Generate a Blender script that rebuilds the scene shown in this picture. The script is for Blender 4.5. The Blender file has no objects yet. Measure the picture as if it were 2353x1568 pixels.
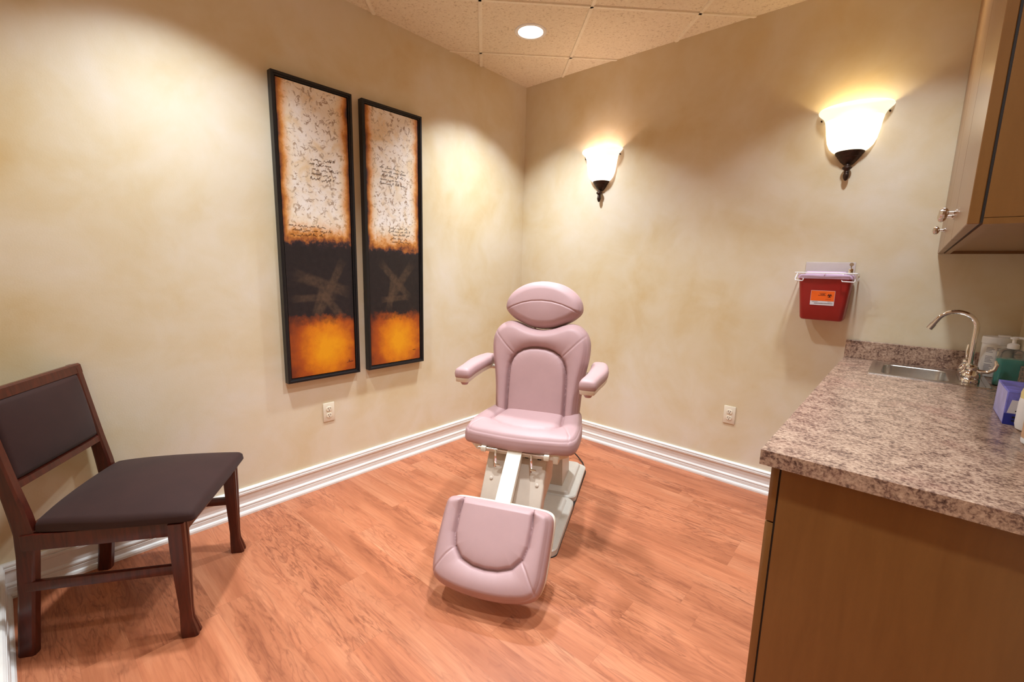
import bpy, bmesh, math, random
import numpy as np
from mathutils import Vector, Matrix
random.seed(7)
PI = math.pi
sc = bpy.context.scene
COL = sc.collection

# ------------------------------------------------------------------ camera, exposure, light
RX, RY, H = 2.89, -3.085, 2.74            # room: x 0..RX, y RY..0, z 0..H
cam_d = bpy.data.cameras.new('camera')
cam = bpy.data.objects.new('camera', cam_d)
COL.objects.link(cam)
cam_d.sensor_width = 36
cam_d.lens = 1037.07 / 2353 * 36
cam_d.clip_start = 0.01
_y, _p, _r = 0.72090, -0.16340, 0.02370
_fw = Vector((-math.sin(_y) * math.cos(_p), math.cos(_y) * math.cos(_p), math.sin(_p)))
_rt = Vector((math.cos(_y), math.sin(_y), 0))
_up = _rt.cross(_fw)
_rt2 = _rt * math.cos(_r) + _up * math.sin(_r)
_up2 = -_rt * math.sin(_r) + _up * math.cos(_r)
M = Matrix((_rt2, _up2, -_fw)).transposed().to_4x4()
M.translation = Vector((2.5137, -2.9642, 1.3283))
cam.matrix_world = M
sc.camera = cam
vs = sc.view_settings
vs.view_transform = 'Standard'
vs.look = 'None'
vs.gamma = 1
vs.use_curve_mapping = False
vs.exposure = 0.48
CAN_POWER, CAN_SPREAD, CAN_COLOR = 16.5, 108, (.88, 1.0, 1.10)
SCONCE_POWER = 1.7
FILL_POWER = 4.0
w = bpy.data.worlds.new('world')
sc.world = w
w.use_nodes = True
w.node_tree.nodes['Background'].inputs[0].default_value = (0.9, 0.85, 0.8, 1)
w.node_tree.nodes['Background'].inputs[1].default_value = 0.05


def lamp(name, kind, loc, power, color, rot=(0, 0, 0), **kw):
    d = bpy.data.lights.new(name, kind)
    d.energy = power
    d.color = color
    for k, v in kw.items():
        setattr(d, k, v)
    o = bpy.data.objects.new(name, d)
    o.location = loc
    o.rotation_euler = rot
    COL.objects.link(o)
    return o


# ------------------------------------------------------------------ helpers
class MB:
    """collects shapes; build() links them as ONE mesh object"""

    def __init__(self):
        self.bm = bmesh.new()

    def _merge(self, b, mi=0, mat=None):
        if mat is not None:
            bmesh.ops.transform(b, matrix=mat, verts=b.verts)
        vm = {v: self.bm.verts.new(v.co) for v in b.verts}
        for f in b.faces:
            try:
                nf = self.bm.faces.new([vm[v] for v in f.verts])
                nf.material_index = mi
            except ValueError:
                pass
        b.free()

    def box(self, lo, hi, r=0.0, seg=2, mi=0, mat=None):
        b = bmesh.new()
        bmesh.ops.create_cube(b, size=1)
        lo, hi = Vector(lo), Vector(hi)
        for v in b.verts:
            v.co = Vector(((v.co.x + .5) * (hi.x - lo.x) + lo.x, (v.co.y + .5) * (hi.y - lo.y) + lo.y,
                           (v.co.z + .5) * (hi.z - lo.z) + lo.z))
        if r > 0:
            bmesh.ops.bevel(b, geom=list(b.edges) + list(b.verts), offset=r, segments=seg, profile=.5, affect='EDGES')
        self._merge(b, mi, mat)
        return self

    def rings(self, rings, cap0=True, cap1=True, closed=True, mi=0, mat=None):
        """loft through rings of equal point counts"""
        b = bmesh.new()
        R = [[b.verts.new(p) for p in ring] for ring in rings]
        n = len(R[0])
        for i in range(len(R) - 1):
            for j in range(n if closed else n - 1):
                k = (j + 1) % n
                try:
                    b.faces.new((R[i][j], R[i][k], R[i + 1][k], R[i + 1][j]))
                except ValueError:
                    pass
        if cap0:
            b.faces.new(list(reversed(R[0])))
        if cap1:
            b.faces.new(R[-1])
        bmesh.ops.recalc_face_normals(b, faces=b.faces)
        self._merge(b, mi, mat)
        return self

    def lathe(self, prof, seg=40, a0=0.0, a1=2 * PI, c=(0, 0, 0), mi=0, mat=None, sy=1.0, caps=True):
        """prof: list of (radius, z)"""
        full = abs(a1 - a0 - 2 * PI) < 1e-6
        m = seg if full else seg + 1
        rings = []
        for r, z in prof:
            rings.append([(c[0] + max(r, 1e-5) * math.cos(a0 + (a1 - a0) * j / seg),
                           c[1] + sy * max(r, 1e-5) * math.sin(a0 + (a1 - a0) * j / seg), c[2] + z) for j in range(m)])
        return self.rings(rings, cap0=full and caps, cap1=full and caps, closed=full, mi=mi, mat=mat)

    def tube(self, pts, r, seg=10, mi=0, mat=None, closed=False):
        pts = [Vector(p) for p in pts]
        rr = r if isinstance(r, (list, tuple)) else [r] * len(pts)
        n = len(pts)
        T = []
        for i in range(n):
            a = pts[(i - 1) % n] if (closed or i > 0) else pts[i]
            b = pts[(i + 1) % n] if (closed or i < n - 1) else pts[i]
            t = (b - a)
            T.append(t.normalized() if t.length > 0 else Vector((0, 0, 1)))
        nrm = T[0].orthogonal().normalized()
        rings = []
        for i in range(n):
            nrm = (nrm - T[i] * nrm.dot(T[i]))
            nrm = nrm.normalized() if nrm.length > 1e-6 else T[i].orthogonal().normalized()
            bn = T[i].cross(nrm)
            rings.append([tuple(pts[i] + (nrm * math.cos(2 * PI * j / seg) + bn * math.sin(2 * PI * j / seg)) * rr[i]) for j in range(seg)])
        if closed:
            rings.append(rings[0])
            return self.rings(rings, False, False, mi=mi, mat=mat)
        return self.rings(rings, mi=mi, mat=mat)

    def prism(self, poly, a, b, axis='x', r=0.0, seg=2, mi=0, mat=None):
        """extrude a 2D polygon along an axis from a to b"""
        def P(u, v, t):
            return {'x': (t, u, v), 'y': (u, t, v), 'z': (u, v, t)}[axis]
        bb = bmesh.new()
        v0 = [bb.verts.new(P(u, v, a)) for u, v in poly]
        v1 = [bb.verts.new(P(u, v, b)) for u, v in poly]
        bb.faces.new(v0)
        bb.faces.new(list(reversed(v1)))
        n = len(poly)
        for i in range(n):
            bb.faces.new((v0[i], v1[i], v1[(i + 1) % n], v0[(i + 1) % n]))
        bmesh.ops.recalc_face_normals(bb, faces=bb.faces)
        if r > 0:
            bmesh.ops.bevel(bb, geom=list(bb.edges), offset=r, segments=seg, profile=.5, affect='EDGES', clamp_overlap=True)
        self._merge(bb, mi, mat)
        return self

    def sphere(self, c, r, sx=1, sy=1, sz=1, mi=0, mat=None, seg=20):
        b = bmesh.new()
        bmesh.ops.create_uvsphere(b, u_segments=seg, v_segments=seg // 2 + 2, radius=r)
        for v in b.verts:
            v.co = Vector((v.co.x * sx + c[0], v.co.y * sy + c[1], v.co.z * sz + c[2]))
        self._merge(b, mi, mat)
        return self

    def build(self, name, mats, parent=None, sharp=35, smooth=True):
        me = bpy.data.meshes.new(name)
        if not isinstance(mats, (list, tuple)):
            mats = [mats]
        bmesh.ops.recalc_face_normals(self.bm, faces=self.bm.faces) if False else None
        self.bm.to_mesh(me)
        self.bm.free()
        return link(name, me, mats, parent, sharp, smooth)


def link(name, me, mats, parent=None, sharp=35, smooth=True):
    for m in (mats if isinstance(mats, (list, tuple)) else [mats]):
        me.materials.append(m)
    if smooth and len(me.polygons):
        me.polygons.foreach_set('use_smooth', [True] * len(me.polygons))
        me.set_sharp_from_angle(angle=math.radians(sharp))
    o = bpy.data.objects.new(name, me)
    COL.objects.link(o)
    if parent is not None:
        o.parent = parent
    return o


def thing(name, label, cat, loc=(0, 0, 0), rz=0.0, group=None):
    o = bpy.data.objects.new(name, None)
    COL.objects.link(o)
    o.empty_display_size = .05
    o.location = loc
    o.rotation_euler = (0, 0, rz)
    o['label'] = label
    o['category'] = cat
    if group:
        o['group'] = group
    return o


def struct(o):
    o['kind'] = 'structure'
    return o


def copy_tree(o, parent=None):
    c = o.copy()
    COL.objects.link(c)
    if parent is not None:
        c.parent = parent
    for ch in [x for x in COL.objects if x.parent == o]:
        copy_tree(ch, c)
    return c


def rrect(cx, cy, hx, hy, r, z, n=8):
    """rounded rectangle ring, 4*(n+1) points, counter-clockwise"""
    out = []
    for k, (sx, sy) in enumerate(((1, 1), (-1, 1), (-1, -1), (1, -1))):
        for i in range(n + 1):
            a = k * PI / 2 + (PI / 2) * i / n
            out.append((cx + sx * (hx - r) + r * math.cos(a), cy + sy * (hy - r) + r * math.sin(a), z))
    return out


def smooth_closed(pts, n):
    """Catmull-Rom through closed 2D points, resampled to n points by arc length"""
    P = np.array(pts, float)
    k = len(P)
    out = []
    for i in range(k):
        p0, p1, p2, p3 = P[(i - 1) % k], P[i], P[(i + 1) % k], P[(i + 2) % k]
        for t in np.linspace(0, 1, 24, endpoint=False):
            out.append(.5 * ((2 * p1) + (-p0 + p2) * t + (2 * p0 - 5 * p1 + 4 * p2 - p3) * t * t + (-p0 + 3 * p1 - 3 * p2 + p3) * t ** 3))
    Q = np.array(out)
    Q = np.vstack([Q, Q[:1]])
    s = np.concatenate([[0], np.cumsum(np.hypot(*np.diff(Q, axis=0).T))])
    t = np.linspace(0, s[-1], n, endpoint=False)
    return np.stack([np.interp(t, s, Q[:, 0]), np.interp(t, s, Q[:, 1])], 1)


def mirror_half(half):
    """half outline (x>=0) listed from bottom to top -> closed outline, counter-clockwise"""
    return [(x, y) for x, y in half] + [(-x, y) for x, y in reversed(half) if x > 1e-6]


def dist_poly(P, poly, closed=True):
    A = np.array(poly, float)
    B = np.roll(A, -1, axis=0) if closed else A[1:]
    A = A if closed else A[:-1]
    best = np.full(len(P), 1e9)
    for a, b in zip(A, B):
        d = b - a
        L = (d @ d) + 1e-12
        t = np.clip(((P - a) @ d) / L, 0, 1)
        q = P - a - t[:, None] * d
        best = np.minimum(best, q[:, 0] ** 2 + q[:, 1] ** 2)
    return np.sqrt(best)


def inside_poly(P, poly):
    A = np.array(poly, float)
    B = np.roll(A, -1, axis=0)
    ins = np.zeros(len(P), bool)
    for a, b in zip(A, B):
        c = (a[1] > P[:, 1]) != (b[1] > P[:, 1])
        xi = (b[0] - a[0]) * (P[:, 1] - a[1]) / (b[1] - a[1] + 1e-15) + a[0]
        ins ^= c & (P[:, 0] < xi)
    return ins


def cushion(outline, thick, R, center, panel=None, bolster=.012, puff=.012, gdepth=.014, gwid=.006, seams=(), dome=0.0,
            N=440, T=110, extra=None, sag=0.0):
    """upholstered pad: outline in xy, front towards +z; returns (verts, faces)"""
    O = smooth_closed(outline, N)
    c = np.array(center)
    t = np.concatenate([np.linspace(.012, .80, int(T * .6), endpoint=False), 1 - (1 - np.linspace(0, 1, int(T * .4))) ** 1.7 * .2])
    G = c + t[:, None, None] * (O - c)[None]
    P = np.vstack([c[None], G.reshape(-1, 2)])
    d = dist_poly(P, O[::2])
    d[-N:] = 0
    dd = np.minimum(d, R)
    z = thick - R + np.sqrt(np.maximum(R * R - (R - dd) ** 2, 0))
    if dome:
        m = d.max()
        z += dome * (1 - (1 - np.clip(d / m, 0, 1)) ** 2)
    edge = np.clip(d / (R * .9), 0, 1)
    if panel is not None:
        pp = np.array(panel, float)
        dp = dist_poly(P, pp)
        ins = inside_poly(P, pp)
        f = (d - dp) / (d + dp + 1e-9)
        bl = bolster * (1 - f * f)
        z += np.where(ins, puff * (1 - np.exp(-dp / .022)), bl) * np.clip(edge + .25, 0, 1) * np.where(ins, edge, 1)
        z -= gdepth * np.exp(-(dp / gwid) ** 2) * edge
    for line, dep, wid in seams:
        ds = dist_poly(P, line, closed=False)
        z -= dep * np.exp(-(ds / wid) ** 2) * np.clip(d / .006, 0, 1)
    if extra is not None:
        z += extra(P, d)
    V = np.column_stack([P, z])
    rings = len(t)
    faces = []
    for j in range(N):
        faces.append((0, 1 + j, 1 + (j + 1) % N))
    for i in range(rings - 1):
        a, b = 1 + i * N, 1 + (i + 1) * N
        for j in range(N):
            k = (j + 1) % N
            faces.append((a + j, b + j, b + k, a + k))
    # side wall with a rounded back edge, then the back
    base = len(V)
    last = 1 + (rings - 1) * N
    zt = thick - R
    prof = [(1.0, zt * .66, .0015), (1.0, zt * .33, .0015), (1.0, min(.012, zt * .2), 0), (1.0, .003, -.004), (1.0, 0, -.012)]
    nrm = np.roll(O, -1, 0) - np.roll(O, 1, 0)
    nrm = np.stack([nrm[:, 1], -nrm[:, 0]], 1)
    nrm /= np.linalg.norm(nrm, axis=1)[:, None] + 1e-9
    ex = [V]
    for _, zz, off in prof:
        q = O + nrm * off
        ex.append(np.column_stack([q, np.full(N, zz)]))
    ex.append(np.array([[c[0], c[1], 0]]))
    V = np.vstack(ex)
    prev = last
    for i in range(len(prof)):
        cur = base + i * N
        for j in range(N):
            k = (j + 1) % N
            faces.append((prev + j, cur + j, cur + k, prev + k))
        prev = cur
    ci = len(V) - 1
    for j in range(N):
        faces.append((prev + j, ci, prev + (j + 1) % N))
    return V, faces


def cushion_obj(name, mat, parent, VF, frame, sharp=60):
    V, F = VF
    P0, e1, e2, n = [np.array(q, float) for q in frame]
    W = P0 + V[:, :1] * e1 + V[:, 1:2] * e2 + V[:, 2:3] * n
    me = bpy.data.meshes.new(name)
    me.from_pydata(W.tolist(), [], F)
    me.update()
    return link(name, me, mat, parent, sharp)


# ------------------------------------------------------------------ materials
class NT:
    def __init__(self, name):
        self.m = bpy.data.materials.new(name)
        self.m.use_nodes = True
        self.t = self.m.node_tree
        self.t.nodes.clear()
        self.out = self.n('ShaderNodeOutputMaterial')
        self.b = self.n('ShaderNodeBsdfPrincipled')
        self.l(self.b.outputs[0], self.out.inputs[0])

    def n(self, kind, **kw):
        x = self.t.nodes.new(kind)
        for k, v in kw.items():
            setattr(x, k, v)
        return x

    def l(self, a, b):
        self.t.links.new(a, b)

    def put(self, sock, v):
        if hasattr(v, 'is_linked') or isinstance(v, bpy.types.NodeSocket):
            self.l(v, sock)
        else:
            sock.default_value = v

    def set(self, **kw):
        for k, v in kw.items():
            s = self.b.inputs[k.replace('_', ' ')]
            if isinstance(v, tuple) and len(v) == 3:
                v = (*v, 1)
            self.put(s, v)
        return self

    def math(self, op, a, b=0.0, c=None, clamp=False):
        x = self.n('ShaderNodeMath', operation=op, use_clamp=clamp)
        self.put(x.inputs[0], a)
        self.put(x.inputs[1], b)
        if c is not None:
            self.put(x.inputs[2], c)
        return x.outputs[0]

    def coord(self, kind='Object', scale=(1, 1, 1), loc=(0, 0, 0), rot=(0, 0, 0)):
        tc = self.n('ShaderNodeTexCoord')
        mp = self.n('ShaderNodeMapping')
        mp.inputs['Scale'].default_value = scale
        mp.inputs['Location'].default_value = loc
        mp.inputs['Rotation'].default_value = rot
        self.l(tc.outputs[kind], mp.inputs[0])
        return mp.outputs[0]

    def noise(self, vec, scale=5, detail=4, rough=.55, dist=0.0, fac=True):
        x = self.n('ShaderNodeTexNoise')
        x.inputs['Scale'].default_value = scale
        x.inputs['Detail'].default_value = detail
        x.inputs['Roughness'].default_value = rough
        x.inputs['Distortion'].default_value = dist
        if vec is not None:
            self.l(vec, x.inputs['Vector'])
        return x.outputs[0 if fac else 1]

    def ramp(self, fac, stops, interp='LINEAR'):
        x = self.n('ShaderNodeValToRGB')
        x.color_ramp.interpolation = interp
        e = x.color_ramp.elements
        while len(e) < len(stops):
            e.new(.5)
        for q, (p, c) in zip(e, stops):
            q.position = p
            q.color = (*c, 1) if isinstance(c, tuple) else (c, c, c, 1)
        self.put(x.inputs[0], fac)
        return x.outputs[0]

    def mix(self, f, a, b, mode='MIX'):
        x = self.n('ShaderNodeMix', data_type='RGBA', blend_type=mode)
        self.put(x.inputs[0], f)
        for s, v in ((x.inputs[6], a), (x.inputs[7], b)):
            if isinstance(v, tuple) and len(v) == 3:
                v = (*v, 1)
            self.put(s, v)
        return x.outputs[2]

    def bump(self, h, strength=.2, dist=.01):
        x = self.n('ShaderNodeBump')
        x.inputs['Strength'].default_value = strength
        x.inputs['Distance'].default_value = dist
        self.l(h, x.inputs['Height'])
        self.l(x.outputs[0], self.b.inputs['Normal'])
        return self


def S(r, g, b):
    f = lambda c: (c / 255 / 12.92) if c / 255 <= .04045 else ((c / 255 + .055) / 1.055) ** 2.4
    return (f(r), f(g), f(b))


def plain(name, col, rough=.5, metal=0.0, var=.04, scale=30, bump=0.0, **kw):
    t = NT(name)
    v = t.coord()
    nz = t.noise(v, scale, 3)
    lo = tuple(c * (1 - var) for c in col)
    hi = tuple(min(1, c * (1 + var)) for c in col)
    t.set(Base_Color=t.ramp(nz, [(.35, lo), (.65, hi)]), Roughness=rough, Metallic=metal, **kw)
    if bump:
        t.bump(t.noise(v, scale * 12, 2), bump, .002)
    return t.m


def mat_wall():
    t = NT('faux_plaster')
    v = t.coord()
    a = t.noise(v, 1.5, 5, .55, .5)
    b = t.noise(v, 4.5, 6, .6, .8)
    f = t.math('ADD', t.math('MULTIPLY', a, .72), t.math('MULTIPLY', b, .28))
    c = t.ramp(f, [(.32, S(210, 184, 136)), (.44, S(218, 199, 162)), (.55, S(223, 208, 180)), (.68, S(227, 215, 196))])
    fine = t.noise(v, 180, 2)
    t.set(Base_Color=c, Roughness=.55)
    t.bump(fine, .12, .002)
    return t.m


def mat_floor():
    t = NT('cherry_plank')
    tc = t.n('ShaderNodeTexCoord')
    sp = t.n('ShaderNodeSeparateXYZ')
    t.l(tc.outputs['Object'], sp.inputs[0])
    X, Y = sp.outputs[0], sp.outputs[1]
    row = t.math('FLOOR', t.math('DIVIDE', Y, .127))
    wn = t.n('ShaderNodeTexWhiteNoise', noise_dimensions='1D')
    t.l(row, wn.inputs['W'])
    xo = t.math('ADD', t.math('DIVIDE', X, .915), t.math('MULTIPLY', wn.outputs[0], 7.3))
    col = t.math('FLOOR', xo)
    cid = t.n('ShaderNodeCombineXYZ')
    t.l(row, cid.inputs[0])
    t.l(col, cid.inputs[1])
    wid = t.n('ShaderNodeTexWhiteNoise', noise_dimensions='3D')
    t.l(cid.outputs[0], wid.inputs['Vector'])
    rnd = wid.outputs[0]
    # grain coordinates, shifted per plank
    gv = t.n('ShaderNodeCombineXYZ')
    t.l(t.math('MULTIPLY', X, 1.0), gv.inputs[0])
    t.l(t.math('MULTIPLY', Y, 6.5), gv.inputs[1])
    t.l(t.math('MULTIPLY', rnd, 37.0), gv.inputs[2])
    n1 = t.noise(gv.outputs[0], 2.3, 3, .5, .9)
    rings = t.math('FRACT', t.math('MULTIPLY', n1, 7.0))
    vein = t.ramp(rings, [(0.0, .75), (.05, .45), (.30, 0.0), (.86, 0.0), (1.0, .75)])
    bu = t.noise(gv.outputs[0], 9, 5, .65, 1.6)
    gf = t.n('ShaderNodeCombineXYZ')
    t.l(t.math('MULTIPLY', X, 3.0), gf.inputs[0])
    t.l(t.math('MULTIPLY', Y, 70.0), gf.inputs[1])
    t.l(t.math('MULTIPLY', rnd, 11.0), gf.inputs[2])
    n2 = t.noise(gf.outputs[0], 1.6, 4, .6, .3)
    n3 = t.noise(gv.outputs[0], 1.1, 4, .6, .4)
    base = t.ramp(n3, [(.30, S(158, 92, 60)), (.5, S(192, 119, 82)), (.70, S(206, 137, 99))])
    base = t.mix(t.math('MULTIPLY', t.math('SUBTRACT', n2, .34, clamp=True), 1.1), base, S(160, 84, 54))
    burl = t.noise(gv.outputs[0], .8, 2, .5)
    bm2 = t.math('MULTIPLY', t.ramp(bu, [(.50, 0.0), (.62, .75)]), t.ramp(burl, [(.45, 0.0), (.62, .85)]))
    base = t.mix(bm2, base, S(134, 74, 48))
    vm = t.math('MULTIPLY', vein, t.ramp(burl, [(.38, .08), (.62, .72)]))
    base = t.mix(vm, base, S(118, 58, 38))
    tone = t.ramp(rnd, [(0, .93), (1, 1.05)])
    base = t.mix(1.0, base, tone, 'MULTIPLY')
    fy = t.math('FRACT', t.math('DIVIDE', Y, .127))
    fx = t.math('FRACT', xo)
    ey = t.math('MINIMUM', fy, t.math('SUBTRACT', 1.0, fy))
    ex = t.math('MULTIPLY', t.math('MINIMUM', fx, t.math('SUBTRACT', 1.0, fx)), 7.2)
    seam = t.ramp(t.math('MINIMUM', ey, ex), [(0.0, 1.0), (.012, 0.0)])
    base = t.mix(t.math('MULTIPLY', seam, .22), base, S(120, 62, 40))
    t.set(Base_Color=base, Roughness=t.ramp(n2, [(.3, .36), (.7, .46)]))
    t.b.inputs['Specular IOR Level'].default_value = .35
    t.bump(n2, .05, .001)
    return t.m


def mat_ceiling():
    t = NT('acoustic_tile')
    v = t.coord()
    a = t.noise(v, 75, 3, .6)
    b = t.noise(v, 160, 2, .6, 1.0)
    c = t.ramp(a, [(.33, S(208, 188, 156)), (.42, S(234, 218, 190)), (.7, S(240, 226, 200))])
    pits = t.ramp(b, [(.30, 1.0), (.36, 0.0)])
    c = t.mix(t.math('MULTIPLY', pits, .45), c, S(160, 132, 96))
    t.set(Base_Color=c, Roughness=.9)
    t.bump(t.math('ADD', a, b), .5, .004)
    return t.m


def mat_leather(name, col, rough=.40):
    t = NT(name)
    v = t.coord()
    vo = t.n('ShaderNodeTexVoronoi')
    vo.inputs['Scale'].default_value = 520
    t.l(v, vo.inputs['Vector'])
    nz = t.noise(v, 9, 3)
    t.set(Base_Color=t.ramp(nz, [(.3, tuple(c * .97 for c in col)), (.7, tuple(c * 1.03 for c in col))]), Roughness=rough)
    t.b.inputs['Specular IOR Level'].default_value = .36
    t.bump(vo.outputs['Distance'], .10, .0012)
    return t.m


def mat_fabric(name, col):
    t = NT(name)
    v = t.coord()
    nz = t.noise(v, 7, 4, .6)
    f2 = t.noise(v, 420, 2)
    c = t.ramp(nz, [(.3, tuple(c * .86 for c in col)), (.7, tuple(c * 1.12 for c in col))])
    t.set(Base_Color=c, Roughness=.78)
    t.b.inputs['Specular IOR Level'].default_value = .25
    t.b.inputs['Sheen Weight'].default_value = .06
    t.bump(f2, .15, .001)
    return t.m


def mat_wood(name, a, b, rough=.32, stretch=(14, 14, 1.3), scale=5):
    t = NT(name)
    v = t.coord(scale=stretch)
    n1 = t.noise(v, scale, 5, .6, .6)
    t.set(Base_Color=t.ramp(n1, [(.3, a), (.7, b)]), Roughness=rough)
    t.bump(n1, .04, .001)
    return t.m


def mat_granite():
    t = NT('granite_laminate')
    v = t.coord()
    a = t.noise(v, 110, 8, .66, .4)
    b = t.noise(v, 20, 5, .6, .5)
    c3 = t.noise(v, 4.0, 3, .5)
    f = t.math('ADD', t.math('MULTIPLY', a, .68), t.math('MULTIPLY', b, .32))
    c = t.ramp(f, [(.35, S(70, 50, 46)), (.44, S(118, 90, 78)), (.51, S(166, 135, 115)), (.60, S(194, 163, 140)), (.70, S(206, 181, 160))])
    c = t.mix(t.ramp(c3, [(.55, 0.0), (.75, .35)]), c, S(150, 92, 84))
    t.set(Base_Color=c, Roughness=.24)
    t.b.inputs['Specular IOR Level'].default_value = .45
    return t.m


def mat_cabinet():
    t = NT('maple_laminate')
    v = t.coord(scale=(8, 8, 1))
    n1 = t.noise(v, 4, 5, .6, .4)
    n2 = t.noise(t.coord(), 320, 2)
    c = t.ramp(n1, [(.3, S(122, 80, 38)), (.7, S(131, 88, 44))])
    c = t.mix(t.math('MULTIPLY', n2, .12), c, S(92, 58, 26))
    t.set(Base_Color=c, Roughness=.28)
    t.b.inputs['Specular IOR Level'].default_value = .65
    return t.m


def mat_emit(name, col, strength, mixdiff=True):
    t = NT(name)
    nz = t.noise(t.coord(), 12, 2)
    t.set(Base_Color=t.ramp(nz, [(.3, (.85, .83, .78)), (.7, (.9, .88, .84))]), Roughness=.3)
    t.b.inputs['Emission Color'].default_value = (*col, 1)
    t.b.inputs['Emission Strength'].default_value = strength
    return t.m


def mat_glass(name, col, rough=.02, trans=1.0, ior=1.45):
    t = NT(name)
    nz = t.noise(t.coord(), 6, 2)
    t.set(Base_Color=t.ramp(nz, [(.3, tuple(c * .98 for c in col)), (.7, col)]), Roughness=rough, IOR=ior)
    t.b.inputs['Transmission Weight'].default_value = trans
    return t.m


def mat_art(name, seed, strokes, dark0, dark1):
    """abstract panel: cream field above, black band, glowing orange block at the bottom (uv)"""
    t = NT(name)
    tc = t.n('ShaderNodeTexCoord')
    sp = t.n('ShaderNodeSeparateXYZ')
    t.l(tc.outputs['UV'], sp.inputs[0])
    U, V = sp.outputs[0], sp.outputs[1]
    mp = t.n('ShaderNodeMapping')
    mp.inputs['Scale'].default_value = (1, 3.6, 1)
    mp.inputs['Location'].default_value = (seed, seed * 2.7, 0)
    t.l(tc.outputs['UV'], mp.inputs[0])
    v = mp.outputs[0]
    rag = t.math('MULTIPLY', t.math('SUBTRACT', t.noise(v, 9, 6, .65), .5), .10)
    rag2 = t.math('MULTIPLY', t.math('SUBTRACT', t.noise(v, 3, 5, .6), .5), .20)
    Vr = t.math('ADD', V, rag)
    e = t.math('MINIMUM', U, t.math('SUBTRACT', 1.0, U))           # distance from the side edges
    er = t.math('ADD', t.math('ADD', e, rag2), .018)
    # cream field
    n1 = t.noise(v, 4.0, 7, .65, .6)
    n2 = t.noise(v, 15, 7, .66, .8)
    cream = t.ramp(n1, [(.3, S(232, 206, 168)), (.5, S(242, 230, 216)), (.7, S(246, 240, 236))])
    flk = t.ramp(n2, [(.535, 0.0), (.60, .8)])
    cream = t.mix(t.math('MULTIPLY', flk, t.ramp(n1, [(.35, .35), (.6, 1.0)])), cream, S(146, 106, 64))
    dv = t.math('SUBTRACT', Vr, dark1)                             # height above the black band
    edge = t.math('MINIMUM', t.math('MULTIPLY', er, 1.0), t.math('MULTIPLY', dv, 1.9))
    burn = t.ramp(edge, [(0.0, S(48, 36, 48)), (.03, S(150, 84, 40)), (.08, S(218, 146, 66)), (.16, S(236, 208, 166))])
    bm_ = t.ramp(edge, [(.06, 1.0), (.22, 0.0)])
    cream = t.mix(bm_, cream, burn)
    cream = t.mix(t.math('MULTIPLY', flk, .22), cream, S(110, 70, 36))
    # black band with soft brushed strokes
    n4 = t.noise(v, 16, 5, .6)
    black = t.ramp(n4, [(.3, S(26, 20, 22)), (.7, S(38, 30, 30))])
    for (cu, cv, ang, hl, hw) in strokes:
        m2 = t.n('ShaderNodeMapping')
        m2.vector_type = 'TEXTURE'
        m2.inputs['Location'].default_value = (cu, cv * 3.6, 0)
        m2.inputs['Rotation'].default_value = (0, 0, ang)
        m0 = t.n('ShaderNodeMapping')
        m0.inputs['Scale'].default_value = (1, 3.6, 1)
        t.l(tc.outputs['UV'], m0.inputs[0])
        t.l(m0.outputs[0], m2.inputs[0])
        s2 = t.n('ShaderNodeSeparateXYZ')
        t.l(m2.outputs[0], s2.inputs[0])
        ax = t.math('DIVIDE', t.math('ABSOLUTE', s2.outputs[0]), hl)
        ay = t.math('DIVIDE', t.math('ABSOLUTE', s2.outputs[1]), hw)
        k = t.ramp(t.math('MAXIMUM', ax, ay), [(.55, 1.0), (1.0, 0.0)])
        k = t.math('MULTIPLY', k, t.ramp(n4, [(.3, .25), (.7, .8)]))
        black = t.mix(t.math('MULTIPLY', k, .75), black, S(92, 70, 52))
    # orange block
    n5 = t.noise(v, 6, 6, .6)
    dx = t.math('SUBTRACT', U, .56)
    dy = t.math('MULTIPLY', t.math('SUBTRACT', V, dark0 * .47), 3.4)
    rr = t.math('SQRT', t.math('ADD', t.math('MULTIPLY', dx, dx), t.math('MULTIPLY', dy, dy)))
    rr = t.math('ADD', rr, t.math('MULTIPLY', t.math('SUBTRACT', n5, .5), .35))
    org = t.ramp(rr, [(.10, S(232, 154, 14)), (.28, S(216, 124, 14)), (.44, S(170, 78, 20)), (.64, S(112, 46, 22))])
    speck = t.ramp(t.noise(v, 60, 3), [(.66, 0.0), (.72, .5)])
    org = t.mix(speck, org, S(70, 34, 16))
    f1 = t.ramp(t.math('ADD', t.math('SUBTRACT', Vr, dark0), .5), [(.478, 0.0), (.520, 1.0)])
    f2 = t.ramp(t.math('ADD', dv, .5), [(.492, 0.0), (.515, 1.0)])
    c = t.mix(f1, org, black)
    c = t.mix(f2, c, cream)
    t.set(Base_Color=c, Roughness=.42)
    t.bump(n2, .12, .002)
    return t.m


WALL = mat_wall()
FLOOR = mat_floor()
CEIL = mat_ceiling()
GRID = plain('tee_bar_paint', S(242, 230, 206), .5)
TRIM = plain('white_trim_paint', S(236, 232, 226), .32, var=.015)
PINK = mat_leather('pink_vinyl', S(181, 145, 143), .5)
CREAM = plain('cream_enamel', S(226, 214, 194), .35, var=.02)
SHROUD = plain('beige_shroud_enamel', S(204, 186, 168), .4, var=.02)
GREYP = plain('grey_beige_plastic', S(206, 198, 186), .4, var=.02)
CHROME = plain('chrome', (.82, .80, .78), .08, 1.0, var=.02)
STEEL = plain('brushed_steel', (.62, .59, .55), .26, 1.0, var=.06, scale=60)
NICKEL = plain('satin_nickel', (.70, .64, .58), .22, 1.0, var=.03)
BLACKP = plain('black_plastic', S(26, 24, 24), .45)
MAHOG = mat_wood('mahogany', S(56, 18, 11), S(88, 33, 19))
FABRIC = mat_fabric('taupe_upholstery', S(52, 29, 25))
FRAME = plain('black_frame_lacquer', S(20, 18, 20), .38, var=.1)
GRAN = mat_granite()
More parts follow.
